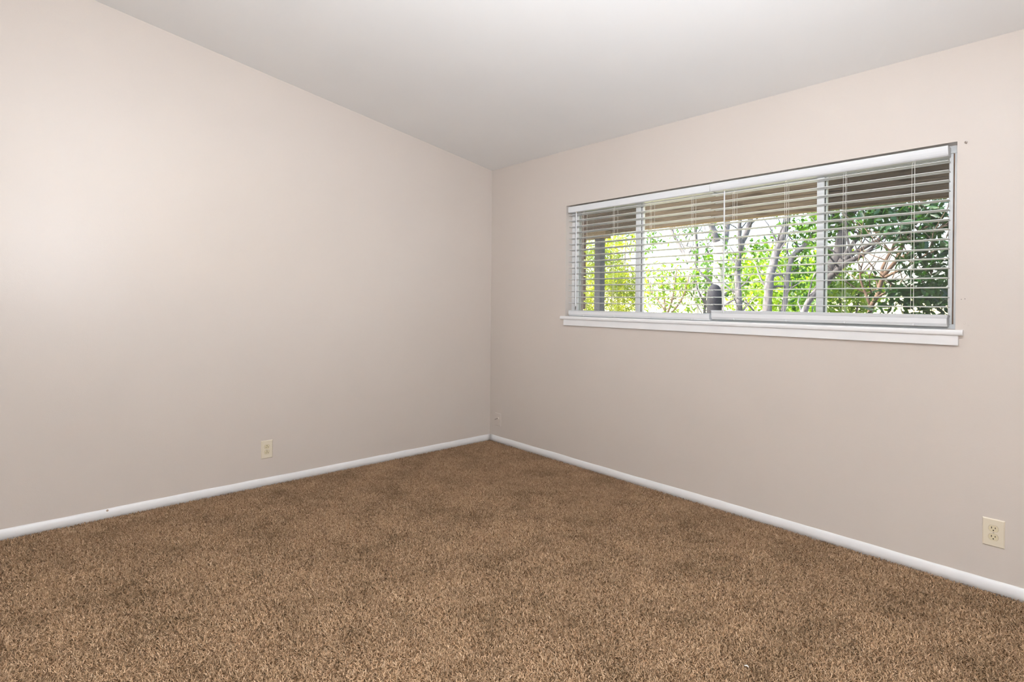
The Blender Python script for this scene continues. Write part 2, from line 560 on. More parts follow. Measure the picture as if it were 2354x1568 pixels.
# ------------------------------------------------------------------ venetian blinds
SL_D = 0.050          # slat depth
def slat_mesh(length):
    n = 6
    bm = bmesh.new()
    rings = []
    for x in (-length / 2, length / 2):
        top = [bm.verts.new((x, -SL_D / 2 + SL_D * k / n, 0.0012 + 0.0006 * (1 - (2 * k / n - 1) ** 2))) for k in range(n + 1)]
        bot = [bm.verts.new((x, -SL_D / 2 + SL_D * k / n, -0.0012 + 0.0006 * (1 - (2 * k / n - 1) ** 2))) for k in range(n, -1, -1)]
        rings.append(top + bot)
    m_ = len(rings[0])
    for k in range(m_):
        bm.faces.new([rings[0][k], rings[0][(k + 1) % m_], rings[1][(k + 1) % m_], rings[1][k]])
    bm.faces.new(rings[0][::-1])
    bm.faces.new(rings[1])
    bmesh.ops.recalc_face_normals(bm, faces=bm.faces)
    me = bpy.data.meshes.new('slat')
    bm.to_mesh(me)
    bm.free()
    me.materials.append(M['vinyl'])
    return me

def blind(x0, x1, yc, zs, tilt, cords, wand_x, wand_z, rail_z, rail_h, stack, curved, vx, label):
    org = Vector(((x0 + x1) / 2, yc, WZ0))
    root = empty('venetian_blind', org, label=label, category='blind', group='white slatted blinds in the window')
    me = slat_mesh(x1 - x0)
    rnd = random.Random(int(x0 * 100))
    for i, z_ in enumerate(zs):
        o = link('slat', me, root, (rnd.uniform(-0.001, 0.001), 0, z_ - WZ0))
        o.rotation_euler = (math.radians(-tilt + rnd.uniform(-0.5, 0.5)), rnd.uniform(-0.0004, 0.0004), 0)
    for k in range(stack):
        link('slat', me, root, (rnd.uniform(-0.002, 0.002), 0, rail_z + rail_h + 0.0018 + 0.0029 * k - WZ0))
    # bottom rail: rounded bar with chamfered lower front edge
    yf, yb = yc - SL_D / 2, yc + SL_D / 2
    z0, z1 = rail_z, rail_z + rail_h
    pr = [(yf + 0.010, z0), (yf + 0.002, z0 + rail_h * 0.28), (yf, z0 + rail_h * 0.36), (yf, z1 - 0.003), (yf + 0.003, z1), (yb - 0.003, z1), (yb, z1 - 0.003), (yb, z0 + 0.004), (yb - 0.008, z0)]
    rail = B((org.x, yc, z0)).prism(pr, 'x', x0 + 0.001, x1 - 0.001).build('bottom_rail', M['vinyl'], root)
    for cx in cords:
        bp = B((cx, yf, z0 + rail_h * 0.2))
        bp.tube([(cx + 0.004, yf + 0.008, z0 + rail_h * 0.14), (cx + 0.004, yf + 0.002, z0 + rail_h * 0.12)], [0.006, 0.005], 10)
        o = link('cord_button', bp.mesh('cord_button', M['vinyl']), rail, Vector((cx, yf, z0 + rail_h * 0.2)) - Vector((org.x, yc, z0)))
    # head rail and valance
    B((org.x, yc, 1.96)).box(x0 + 0.004, x1 - 0.004, yc - 0.022, yc + 0.026, 1.946, 1.990, 0.002).build('head_rail', M['vinyl'], root)
    va, vb = vx
    zt, zb = 1.9925, 1.9475
    if curved:
        pv = [(-0.010, zt), (-0.0135, zt - 0.003), (-0.0135, zt - 0.010), (-0.0115, zt - 0.022), (-0.0085, zt - 0.033), (-0.0045, zt - 0.041), (0.000, zb), (0.004, zb), (0.0045, zb + 0.003), (-0.003, zt - 0.034), (-0.006, zt - 0.020), (-0.007, zt)]
    else:
        pv = [(-0.007, zt), (-0.0095, zt - 0.003), (-0.0095, zb + 0.003), (-0.007, zb), (-0.002, zb), (-0.002, zt)]
    val = B((org.x, -0.005, zb)).prism(pv, 'x', va, vb).build('valance', M['vinyl'], root)
    if curved:     # end return closing the right end of the valance
        pr2 = [(-0.0115, zt - 0.001), (-0.0125, zt - 0.010), (-0.0105, zt - 0.022), (-0.0075, zt - 0.033), (-0.0035, zt - 0.040), (0.002, zb + 0.001), (0.052, zb + 0.001), (0.052, zt - 0.001)]
        me2 = B((org.x, -0.005, zb)).prism(pr2, 'x', vb - 0.0015, vb + 0.0008).mesh('valance_return', M['vinyl'])
        link('valance_return', me2, val)
    # ladder and lift cords: front string, back string and the lift cord between
    zlow, zhigh = rail_z + rail_h, 1.948
    for cx in cords:
        lc = B((cx, yc, zlow))
        lc.tube([(cx - 0.006, yf - 0.0012, zlow), (cx - 0.006, yf - 0.0012, zs[0] + 0.004), (cx - 0.003, yf + 0.012, zhigh)], 0.0009, 5)
        lc.tube([(cx - 0.006, yb + 0.0012, zlow), (cx - 0.006, yb + 0.0012, zs[0] + 0.004), (cx - 0.003, yb - 0.012, zhigh)], 0.0009, 5)
        for z_ in zs:
            a = math.radians(tilt)
            lc.tube([(cx - 0.006, yf - 0.0012, z_ + math.sin(a) * 0.025 - 0.003), (cx - 0.006, yb + 0.0012, z_ - math.sin(a) * 0.025 - 0.003)], 0.0006, 4)
        lc.build('ladder_cord', M['cord'], root)
        B((cx + 0.005, yf - 0.0015, zlow)).tube([(cx + 0.005, yf - 0.0015, zlow), (cx + 0.0045, yf - 0.0015, zs[0]), (cx + 0.003, yf + 0.012, zhigh)], 0.0009, 5).build('lift_cord', M['cord'], root)
    # tilt wand hanging from a hook
    wd = B((wand_x, yf - 0.010, wand_z))
    wd.tube([(wand_x + 0.001, yf - 0.010, wand_z), (wand_x, yf - 0.010, 1.935)], 0.0042, 6)
    wo = wd.build('tilt_wand', M['vinyl'], root)
    hk = B((wand_x, yf - 0.010, wand_z))
    hk.tube([(wand_x, yf - 0.010, 1.930), (wand_x, yf - 0.011, 1.941), (wand_x, yf - 0.006, 1.9465), (wand_x, yf + 0.012, 1.948)], 0.0017, 6)
    hm = hk.mesh('wand_hook', M['screw'])
    link('wand_hook', hm, wo)
    if wand_z > 1.21:
        tp = B((wand_x, yf - 0.010, wand_z)).tube([(wand_x + 0.001, yf - 0.010, wand_z - 0.026), (wand_x + 0.001, yf - 0.010, wand_z)], 0.002, 6).mesh('wand_tip', M['track'])
        link('wand_tip', tp, wo)
    return root

ZR = [1.924 - 0.0452 * i for i in range(16)]
ZL = [1.9275 - 0.0455 * i for i in range(16)]
blind(0.953, 2.1385, 0.0235, ZL, 5.0, (1.100, 1.392, 1.706, 2.017), 1.037, 1.221, 1.1455, 0.040, 1, False, (0.951, 2.1365),
      'shorter white venetian blind on the left half of the window, nearest the corner')
blind(2.150, 3.3225, 0.0235, ZR, 3.2, (2.292, 2.595, 2.890, 3.188), 2.236, 1.197, 1.1550, 0.040, 5, True, (2.1395, 3.3205),
      'white venetian blind on the right half of the window, hung a little higher')

# ------------------------------------------------------------------ wall plates
def outlet(c, normal, flip, label):
    """duplex receptacle; built facing -y, then turned to the wall"""
    root = empty('wall_outlet', c, label=label, category='outlet', group='cream duplex wall outlets')
    root.rotation_euler = (0, 0, 0 if normal == 'y' else math.radians(90))
    w, h = 0.075, 0.1205
    b = B()
    pr = [(-w / 2, -h / 2), (w / 2, -h / 2), (w / 2, h / 2), (-w / 2, h / 2)]
    q = [(-w / 2 + 0.0035, -h / 2 + 0.0035), (w / 2 - 0.0035, -h / 2 + 0.0035), (w / 2 - 0.0035, h / 2 - 0.0035), (-w / 2 + 0.0035, h / 2 - 0.0035)]
    lv = [[b.bm.verts.new((x, 0.0, zz)) for x, zz in pr], [b.bm.verts.new((x, -0.003, zz)) for x, zz in pr], [b.bm.verts.new((x, -0.0055, zz)) for x, zz in q]]
    for a, d in zip(lv, lv[1:]):
        for k in range(4):
            b.bm.faces.new([a[k], a[(k + 1) % 4], d[(k + 1) % 4], d[k]])
    b.bm.faces.new(lv[2])
    b.bm.faces.new(lv[0][::-1])
    b.build('plate', M['ivory'], root, local=True)
    for s in (1, -1):
        zc_ = s * 0.0186
        n = 28
        ring = []
        for k in range(n):
            t = 2 * math.pi * k / n
            x_, z_ = 0.0172 * math.cos(t), 0.0172 * math.sin(t)
            z_ = max(-0.0142, min(0.0142, z_))
            ring.append((x_, zc_ + z_))
        bb = B()
        a = [bb.bm.verts.new((x, -0.0050, zz)) for x, zz in ring]
        d = [bb.bm.verts.new((x * 0.985, -0.0066, zc_ + (zz - zc_) * 0.985)) for x, zz in ring]
        for k in range(n):
            bb.bm.faces.new([a[k], a[(k + 1) % n], d[(k + 1) % n], d[k]])
        bb.bm.faces.new(d)
        rc = bb.build('receptacle', M['ivory2'], root, local=True)
        f = -1 if flip else 1
        for sx, hh in ((-0.0063, 0.0042), (0.0063, 0.0034)):  # slots and ground hole: dark blocks painted as the shade inside openings
            me = B().box(f * sx - 0.0013, f * sx + 0.0013, -0.0068, -0.0060, zc_ + f * 0.0035 - hh, zc_ + f * 0.0035 + hh).mesh('slot', M['slot'])
            link('slot', me, rc)
        gz = zc_ - f * 0.0075
        me = B().tube([(0, -0.0060, gz), (0, -0.0068, gz)], 0.0026, 10).mesh('ground_hole', M['slot'])
        link('ground_hole', me, rc)
        # rim shadow painted as a flat tan ring around the receptacle
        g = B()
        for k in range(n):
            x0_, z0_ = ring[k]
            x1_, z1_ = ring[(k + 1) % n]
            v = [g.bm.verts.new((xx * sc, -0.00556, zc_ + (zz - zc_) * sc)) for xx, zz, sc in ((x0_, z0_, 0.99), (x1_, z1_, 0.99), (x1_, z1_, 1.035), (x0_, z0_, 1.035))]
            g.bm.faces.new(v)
        gm = g.mesh('rim_shadow', M['grime_shade'])
        link('rim_shadow', gm, rc)
    B().tube([(0, -0.0054, 0), (0, -0.0064, 0)], [0.0032, 0.0026], 12).build('screw', M['screw'], root, local=True)
    return root
outlet((0.0, -1.953, 0.2385), 'x', True, 'cream duplex wall outlet low on the left wall, far from the corner')
outlet((3.495, 0.0, 0.2560), 'y', False, 'cream duplex wall outlet below and right of the window')

jack = empty('cable_plate', (0.1175, 0, 0.197), label='small painted-over beige cable wall plate close to the room corner', category='wall plate')
b = B()
w, h = 0.078, 0.112
pr = [(-w / 2, -h / 2), (w / 2, -h / 2), (w / 2, h / 2), (-w / 2, h / 2)]
q = [(x * 0.93, zz * 0.95) for x, zz in pr]
lv = [[b.bm.verts.new((x, 0.0, zz)) for x, zz in pr], [b.bm.verts.new((x, -0.004, zz)) for x, zz in pr], [b.bm.verts.new((x, -0.0065, zz)) for x, zz in q]]
for a, d in zip(lv, lv[1:]):
    for k in range(4):
        b.bm.faces.new([a[k], a[(k + 1) % 4], d[(k + 1) % 4], d[k]])
b.bm.faces.new(lv[2]); b.bm.faces.new(lv[0][::-1])
b.build('plate', M['wall'], jack, local=True)
B().tube([(0.008, -0.006, 0.012), (0.008, -0.014, 0.012)], [0.0085, 0.007], 12).build('cable_socket', M['wall'], jack, local=True)
B().tube([(0.008, -0.012, 0.012), (-0.006, -0.022, 0.006), (-0.026, -0.018, -0.002), (-0.036, -0.006, -0.004)], 0.0028, 7).build('cable_stub', M['chip'], jack, local=True)

anchor = empty('wall_hook', (3.384, 0, 1.996), label='tiny white screw hook in the wall beside the window top corner', category='hook')
B().tube([(0, 0, 0), (0, -0.004, 0.0)], [0.0062, 0.0045], 10).build('rosette', M['wall'], anchor, local=True, smooth=True)
B().tube([(0, -0.003, 0), (0.001, -0.012, -0.001), (0.003, -0.015, -0.006), (0.005, -0.012, -0.009)], [0.002, 0.002, 0.002, 0.0022], 8).build('hook', M['chip'], anchor, local=True, smooth=True)

# ------------------------------------------------------------------ carpet pile: real tufts, tiled over the floor
TILE = 0.25
NV = 4
def tuft_tiles():
    rng = np.random.default_rng(7)
    per = 2600
    V, Fc, rnd_, var_ = [], [], [], []
    base = 0
    for v in range(NV):
        n = per
        px, py = rng.uniform(-TILE / 2, TILE / 2, n), rng.uniform(-TILE / 2, TILE / 2, n)
        ang = rng.uniform(0, 2 * np.pi, n)
        lean = rng.uniform(0.004, 0.016, n)
        h = rng.uniform(0.0095, 0.0175, n) - lean * 0.45
        r = rng.uniform(0.0014, 0.0022, n)
        a2 = ang + rng.uniform(-0.9, 0.9, n)
        lev = [(px, py, np.full(n, 0.0), r), (px + np.cos(ang) * lean * 0.35, py + np.sin(ang) * lean * 0.35, h * 0.62, r * 1.1),
               (px + np.cos(ang) * lean * 0.35 + np.cos(a2) * lean * 0.75, py + np.sin(ang) * lean * 0.35 + np.sin(a2) * lean * 0.75, h, r * 0.55)]
        tw = rng.uniform(0, 2 * np.pi, n)
        rings = []
        for (x, y, z, rr) in lev:
            for k in range(3):
                t = tw + 2 * np.pi * k / 3
                rings.append(np.stack([x + np.cos(t) * rr, y + np.sin(t) * rr, z], 1))
        vv = np.stack(rings, 1)                 # n, 9, 3
        V.append(vv.reshape(-1, 3))
        idx = base + np.arange(n)[:, None] * 9
        quads = []
        for L in (0, 1):
            for k in range(3):
                quads.append(np.concatenate([idx + L * 3 + k, idx + L * 3 + (k + 1) % 3, idx + L * 3 + 3 + (k + 1) % 3, idx + L * 3 + 3 + k], 1))
        Fc.append(np.concatenate(quads, 0))
        rnd_.append(np.repeat(np.clip(rng.normal(0.55, 0.24, n), 0, 1), 9))
        var_.append(np.full(n * 9, v))
        base += n * 9
    V = np.concatenate(V); Fc = np.concatenate(Fc)
    me = bpy.data.meshes.new('carpet_pile')
    me.vertices.add(len(V)); me.vertices.foreach_set('co', V.astype(np.float32).ravel())
    me.loops.add(Fc.size); me.loops.foreach_set('vertex_index', Fc.astype(np.int32).ravel())
    me.polygons.add(len(Fc)); me.polygons.foreach_set('loop_start', (np.arange(len(Fc)) * 4).astype(np.int32))
    at = me.attributes.new('tuft_rand', 'FLOAT', 'POINT'); at.data.foreach_set('value', np.concatenate(rnd_).astype(np.float32))
    av = me.attributes.new('tile_variant', 'INT', 'POINT'); av.data.foreach_set('value', np.concatenate(var_).astype(np.int32))
    me.update(calc_edges=True); me.validate()
    me.materials.append(M['pile'])
    return me
pile = link('carpet_pile', tuft_tiles(), None, (RX / 2, RY / 2, ZF), kind='stuff', label='brown shag carpet pile with lean shading mottled into its colour, covering the whole floor', category='carpet')
ng = bpy.data.node_groups.new('lay_tufts', 'GeometryNodeTree')
ng.interface.new_socket('Geometry', in_out='INPUT', socket_type='NodeSocketGeometry')
ng.interface.new_socket('Geometry', in_out='OUTPUT', socket_type='NodeSocketGeometry')
gi = ng.nodes.new('NodeGroupInput'); go = ng.nodes.new('NodeGroupOutput')
grid = ng.nodes.new('GeometryNodeMeshGrid')
nx, ny = round(RX / TILE), round(-RY / TILE)
grid.inputs['Size X'].default_value = (nx - 1) * TILE
grid.inputs['Size Y'].default_value = (ny - 1) * TILE
grid.inputs['Vertices X'].default_value = nx
grid.inputs['Vertices Y'].default_value = ny
jn = ng.nodes.new('GeometryNodeJoinGeometry')
nat = ng.nodes.new('GeometryNodeInputNamedAttribute'); nat.data_type = 'INT'; nat.inputs['Name'].default_value = 'tile_variant'
for v in range(NV):
    cp = ng.nodes.new('FunctionNodeCompare'); cp.data_type = 'INT'; cp.operation = 'EQUAL'
    ia = [s for s in cp.inputs if s.type == 'INT']
    ng.links.new(nat.outputs[0], ia[0]); ia[1].default_value = v
    sp = ng.nodes.new('GeometryNodeSeparateGeometry'); sp.domain = 'POINT'
    ng.links.new(gi.outputs[0], sp.inputs['Geometry']); ng.links.new(cp.outputs[0], sp.inputs['Selection'])
    gt = ng.nodes.new('GeometryNodeGeometryToInstance')
    ng.links.new(sp.outputs['Selection'], gt.inputs[0])
    ng.links.new(gt.outputs[0], jn.inputs[0])
iop = ng.nodes.new('GeometryNodeInstanceOnPoints')
iop.inputs['Pick Instance'].default_value = True
rv = ng.nodes.new('FunctionNodeRandomValue'); rv.data_type = 'INT'
ri = [s for s in rv.inputs if s.type == 'INT']
ri[0].default_value = 0; ri[1].default_value = NV - 1; rv.inputs['Seed'].default_value = 3
rv2 = ng.nodes.new('FunctionNodeRandomValue'); rv2.data_type = 'INT'
ri2 = [s for s in rv2.inputs if s.type == 'INT']
ri2[0].default_value = 0; ri2[1].default_value = 3; rv2.inputs['Seed'].default_value = 11
mul = ng.nodes.new('ShaderNodeMath'); mul.operation = 'MULTIPLY'; mul.inputs[1].default_value = math.pi / 2
cmb = ng.nodes.new('ShaderNodeCombineXYZ')
e2r = ng.nodes.new('FunctionNodeEulerToRotation')
ng.links.new([s for s in rv2.outputs if s.type == 'INT'][0], mul.inputs[0])
ng.links.new(mul.outputs[0], cmb.inputs['Z'])
ng.links.new(cmb.outputs[0], e2r.inputs[0])
ng.links.new(grid.outputs['Mesh'], iop.inputs['Points'])
ng.links.new(jn.outputs[0], iop.inputs['Instance'])
ng.links.new([s for s in rv.outputs if s.type == 'INT'][0], iop.inputs['Instance Index'])
ng.links.new(e2r.outputs[0], iop.inputs['Rotation'])
ng.links.new(iop.outputs[0], go.inputs[0])
md = pile.modifiers.new('lay_tufts', 'NODES'); md.node_group = ng
lint = B((3.022, -1.328, 0.002)).tube([(3.016, -1.330, 0.002), (3.022, -1.327, 0.0045), (3.030, -1.329, 0.003)], [0.0016, 0.0026, 0.0012], 6).build('lint_speck', M['cord'], label='tiny white lint speck on the brown carpet', category='lint')

# ------------------------------------------------------------------ outside: covered walk, ground, trees
GZ = -0.45
def ground():
    bm = bmesh.new()
    nxg, nyg = 60, 60
    grid_ = []
    for j in range(nyg + 1):
        y = 0.22 + 90 * (j / nyg) ** 1.6
        row = []
        for i in range(nxg + 1):
            x = -60 + 100 * i / nxg
            t = max(0.0, min(1.0, (y - 12) / 26))
            s = t * t * (3 - 2 * t)
            zz = GZ + s * (2.3 + 0.7 * math.sin(x * 0.13 + 1.0) + 0.5 * math.sin(x * 0.41))
            row.append(bm.verts.new((x, y, zz)))
        grid_.append(row)
    for j in range(nyg):
        for i in range(nxg):
            bm.faces.new([grid_[j][i], grid_[j][i + 1], grid_[j + 1][i + 1], grid_[j + 1][i]])
    bmesh.ops.recalc_face_normals(bm, faces=bm.faces)
    me = bpy.data.meshes.new('ground')
    bm.to_mesh(me); bm.free()
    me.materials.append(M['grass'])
    for p in me.polygons: p.use_smooth = True
    return link('ground', me, None, None, kind='structure', label='sunlit pale dry lawn rising to a low hill outside the window', category='ground')
ground()

B((2.0, 1.6, GZ)).box(-7.0, 8.0, 0.216, 2.7, GZ - 0.1, GZ + 0.02).build('floor_bounce_slab', M['concrete'], kind='structure', label='unseen grey slab under the eave, added for neutral bounce onto the blinds', category='walkway')  # unseen slab added so ground bounce onto the slats stays neutral
EY, EZ = 2.06, 2.088           # outer edge of the eave
roof = empty('eave_roof', (2.0, 1.1, 2.3), label='brown boarded roof eave seen through the top of the window', category='roof')
def ez(y): return 2.40 - 0.1677 * (y - 0.2)
NP = 13
pw = (EY - 0.22) / NP
for k in range(NP):
    ya, yb_ = 0.22 + k * pw + 0.003, 0.22 + (k + 1) * pw - 0.003
    b = B((2.0, (ya + yb_) / 2, ez((ya + yb_) / 2)))
    b.prism([(ya, ez(ya)), (ya + 0.004, ez(ya) - 0.004), (yb_ - 0.004, ez(yb_) - 0.004), (yb_, ez(yb_)), (yb_, ez(yb_) + 0.018), (ya, ez(ya) + 0.018)], 'x', -6.0, 7.5)
    b.build('soffit_board', M['soffit'], roof)
b = B((2.0, 1.1, 2.4))
b.prism([(0.20, ez(0.2) + 0.019), (EY, ez(EY) + 0.019), (EY, ez(EY) + 0.075), (0.20, ez(0.2) + 0.075)], 'x', -6.0, 7.5)
b.build('roof_deck', M['post'], roof)
B((2.0, EY + 0.02, EZ)).box(-6.0, 7.5, EY, EY + 0.035, EZ - 0.016, EZ + 0.09, 0.002).build('fascia', M['beam'], roof)

post = empty('porch_post', (-0.345, 1.95, GZ), label='grey square post under the eave at the left of the window', category='post')
B((-0.345, 1.95, 0)).box(-0.389, -0.301, 1.906, 1.994, GZ, ez(1.95) - 0.006, 0.004).build('shaft', M['post'], post)
B((-0.345, 1.95, 0)).box(-0.62, -0.22, 1.90, 2.0, ez(1.95) - 0.10, ez(1.95) - 0.012, 0.004).build('bracket', M['beam'], post)
B((-0.345, 1.95, 0)).box(-0.41, -0.28, 1.885, 2.015, GZ - 0.02, GZ + 0.06, 0.006).build('base_shoe', M['post'], post)

# dark rounded stump-like bollard in front of the pale trunk
b = B((-0.05, 4.1, GZ))
n = 20
prof = []
for zz, rr in ((GZ - 0.05, 0.105), (0.5, 0.104), (1.30, 0.102), (1.40, 0.098), (1.46, 0.084), (1.50, 0.058), (1.52, 0.02)):
    prof.append((zz, rr))
b.tube([(-0.05, 4.1, z_) for z_, r_ in prof], [r_ for z_, r_ in prof], n)
b.build('bollard', M['stone'], smooth=True, label='dark grey round-topped bollard standing before the pale tree trunk', category='bollard')

def smooth_path(pts, step=0.06, wob=0.0, rnd=None):
    pts = [Vector(p) for p in pts]
    out = []
    ext_ = [pts[0] * 2 - pts[1]] + pts + [pts[-1] * 2 - pts[-2]]
    for i in range(1, len(ext_) - 2):
        p0, p1, p2, p3 = ext_[i - 1:i + 3]
        k = max(2, int((p2 - p1).length / step))
        for j in range(k):
            t = j / k
            q = 0.5 * ((2 * p1) + (p2 - p0) * t + (2 * p0 - 5 * p1 + 4 * p2 - p3) * t * t + (3 * p1 - p0 - 3 * p2 + p3) * t ** 3)
            if wob and rnd:
                q = q + Vector((rnd.uniform(-wob, wob), rnd.uniform(-wob, wob), rnd.uniform(-wob, wob)))
            out.append(q)
    out.append(pts[-1])
    return out

def leaves_mesh(clusters, per, ll, lw, seed, mat, droop=0.5):
    rng = np.random.default_rng(seed)
    P, D = [], []
    for (cx, cy, cz_, r) in clusters:
        n = max(8, int(per * (r / 0.3) ** 2))
        # leaves sit on short sprigs inside the cluster
        ns = max(3, n // 9)
        s = rng.normal(0, 1, (ns, 3)); s /= np.linalg.norm(s, axis=1)[:, None]
        s = s * (r * rng.uniform(0.15, 1.0, (ns, 1)) ** 0.6)
        sd = rng.normal(0, 1, (ns, 3)); sd /= np.linalg.norm(sd, axis=1)[:, None]
        sd[:, 2] -= droop * 0.4
        for k in range(9):
            t = (k / 8.0 - 0.5)
            p = np.array([cx, cy, cz_]) + s + sd * t * ll * 3.2
            d = sd * 0.5 + rng.normal(0, 0.75, (ns, 3)); d[:, 2] -= droop * rng.uniform(0, 1, ns)
            d /= np.linalg.norm(d, axis=1)[:, None]
            P.append(p); D.append(d)
    P = np.concatenate(P); D = np.concatenate(D)
    n = len(P)
    side = np.cross(D, rng.normal(0, 1, (n, 3))); side /= np.linalg.norm(side, axis=1)[:, None]
    nor = np.cross(D, side)
    L = ll * rng.uniform(0.6, 1.25, (n, 1)); Wd = lw * rng.uniform(0.7, 1.2, (n, 1))
    out = []
    for t, w_ in ((0.0, 0.0), (0.28, 0.46), (0.62, 0.42), (1.0, 0.0)):
        mid = P + D * L * t - nor * L * 0.14 * t * t
        if w_:
            out += [mid + side * Wd * w_ + nor * Wd * 0.14, mid - side * Wd * w_ + nor * Wd * 0.14, mid]
        else:
            out.append(mid)
    V = np.stack(out, 1).reshape(-1, 3)       # base, l1, r1, m1, l2, r2, m2, tip
    i = np.arange(n)[:, None] * 8
    Fc = np.concatenate([i + np.array([q]) for q in ([0, 1, 3], [0, 3, 2], [1, 4, 6], [1, 6, 3], [3, 6, 5], [3, 5, 2], [4, 7, 6], [6, 7, 5])])
    me = bpy.data.meshes.new('foliage')
    me.vertices.add(len(V)); me.vertices.foreach_set('co', V.astype(np.float32).ravel())
    me.loops.add(Fc.size); me.loops.foreach_set('vertex_index', Fc.astype(np.int32).ravel())
    me.polygons.add(len(Fc)); me.polygons.foreach_set('loop_start', (np.arange(len(Fc)) * 3).astype(np.int32))
    at = me.attributes.new('leaf_rand', 'FLOAT', 'POINT')
    at.data.foreach_set('value', np.repeat(rng.uniform(0, 1, n), 8).astype(np.float32))
    me.update(calc_edges=True); me.validate()
    me.materials.append(mat)
    return me

def plant(name, base, limbs, clusters, barkm, leafm, per, ll, lw, seed, label, cat, group, twigs=6, droop=0.5, part='branch', trunkm=None):
    rnd = random.Random(seed)
    root = empty(name, base, label=label, category=cat, group=group)
    tw = B(base)
    for i, (pts, r0, r1) in enumerate(limbs):
        path = smooth_path(pts, 0.07, min(0.006, r0 * 0.12), rnd)
        n = len(path)
        rad = [r0 + (r1 - r0) * (k / (n - 1)) ** 0.8 for k in range(n)]
        rad = [r * rnd.uniform(0.94, 1.06) for r in rad]
        bb = B(base).tube(path, rad, 9)
        bb.build('trunk' if i == 0 else part, (trunkm or barkm) if i == 0 else barkm, root, smooth=True)
        for q in range(twigs):
            k = rnd.randrange(n // 3, n)
            p = Vector(path[k])
            d = Vector((rnd.uniform(-1, 1), rnd.uniform(-0.6, 0.6), rnd.uniform(0.2, 1.2))).normalized()
            ln = rnd.uniform(0.25, 0.7) * (1.0 if cat == 'tree' else 0.6)
            tp = [p]
            for s in range(5):
                d = (d + Vector((rnd.uniform(-0.35, 0.35), rnd.uniform(-0.35, 0.35), rnd.uniform(-0.25, 0.3)))).normalized()
                tp.append(tp[-1] + d * ln / 5)
            rr = rad[k] * 0.28 + 0.003
            tw.tube(tp, [rr * (1 - 0.14 * s) for s in range(6)], 5)
    tw.build('twigs', barkm, root, kind='stuff')
    me = leaves_mesh([(c[0] - base[0], c[1] - base[1], c[2] - base[2], c[3]) for c in clusters], per, ll, lw, seed, leafm, droop)
    link('foliage', me, root, (0, 0, 0), kind='stuff')
    return root

MAIN = [
    ([(-0.25, 4.6, GZ - 0.05), (-0.25, 4.6, 0.84), (-0.25, 4.6, 1.23), (-0.26, 4.6, 1.62), (-0.24, 4.6, 2.01), (-0.25, 4.55, 2.17)], 0.115, 0.075),
    ([(-0.25, 4.55, 2.13), (-0.32, 4.5, 2.4), (-0.31, 4.4, 2.58), (-0.27, 4.3, 2.88), (-0.2, 4.2, 3.4)], 0.055, 0.03),
    ([(-0.24, 4.6, 1.92), (-0.2, 4.7, 2.21), (-0.23, 4.8, 2.48), (-0.23, 4.9, 2.96), (-0.3, 5.0, 3.4)], 0.05, 0.03),
    ([(0.02, 4.5, GZ - 0.05), (0.10, 4.45, 0.4), (0.15, 4.4, 0.87), (0.16, 4.4, 1.24), (0.11, 4.45, 1.61), (0.12, 4.5, 2.01), (0.2, 4.6, 2.36), (0.26, 4.7, 2.86), (0.3, 4.7, 3.4)], 0.065, 0.03),
    ([(0.13, 4.5, 2.0), (0.16, 4.4, 2.28), (0.22, 4.3, 2.51), (0.28, 4.2, 2.85)], 0.035, 0.02),
    ([(0.42, 4.3, GZ - 0.05), (0.55, 4.25, 0.3), (0.64, 4.2, 0.9), (0.65, 4.2, 1.24), (0.68, 4.2, 1.59), (0.71, 4.3, 1.91), (0.8, 4.3, 2.16), (0.82, 4.4, 2.42), (0.86, 4.4, 2.79), (0.9, 4.4, 3.3)], 0.075, 0.04),
    ([(0.66, 4.25, 0.75), (0.81, 4.3, 1.13), (0.82, 4.4, 1.59), (0.88, 4.4, 1.87), (1.0, 4.5, 2.02), (1.13, 4.5, 2.18), (1.28, 4.5, 2.47)], 0.03, 0.035),
    ([(0.75, 4.1, GZ - 0.05), (1.0, 3.95, 0.4), (1.18, 3.9, 0.93), (1.23, 3.9, 1.17), (1.32, 3.9, 1.35), (1.45, 3.9, 1.53), (1.64, 3.85, 1.74), (1.88, 3.8, 1.88), (2.08, 3.75, 1.98), (2.3, 3.7, 2.07)], 0.075, 0.016),
    ([(1.43, 3.9, 1.50), (1.59, 3.9, 1.81), (1.63, 3.9, 2.03), (1.69, 3.9, 2.3), (1.76, 3.9, 2.59), (1.85, 3.9, 3.1)], 0.07, 0.045),
    ([(1.62, 3.85, 1.72), (1.76, 3.9, 1.97), (1.87, 3.9, 2.11), (1.95, 3.9, 2.32)], 0.03, 0.018),
    ([(1.38, 3.9, 1.42), (1.64, 3.8, 1.67), (1.85, 3.75, 1.78), (1.99, 3.7, 1.86)], 0.05, 0.02),
]
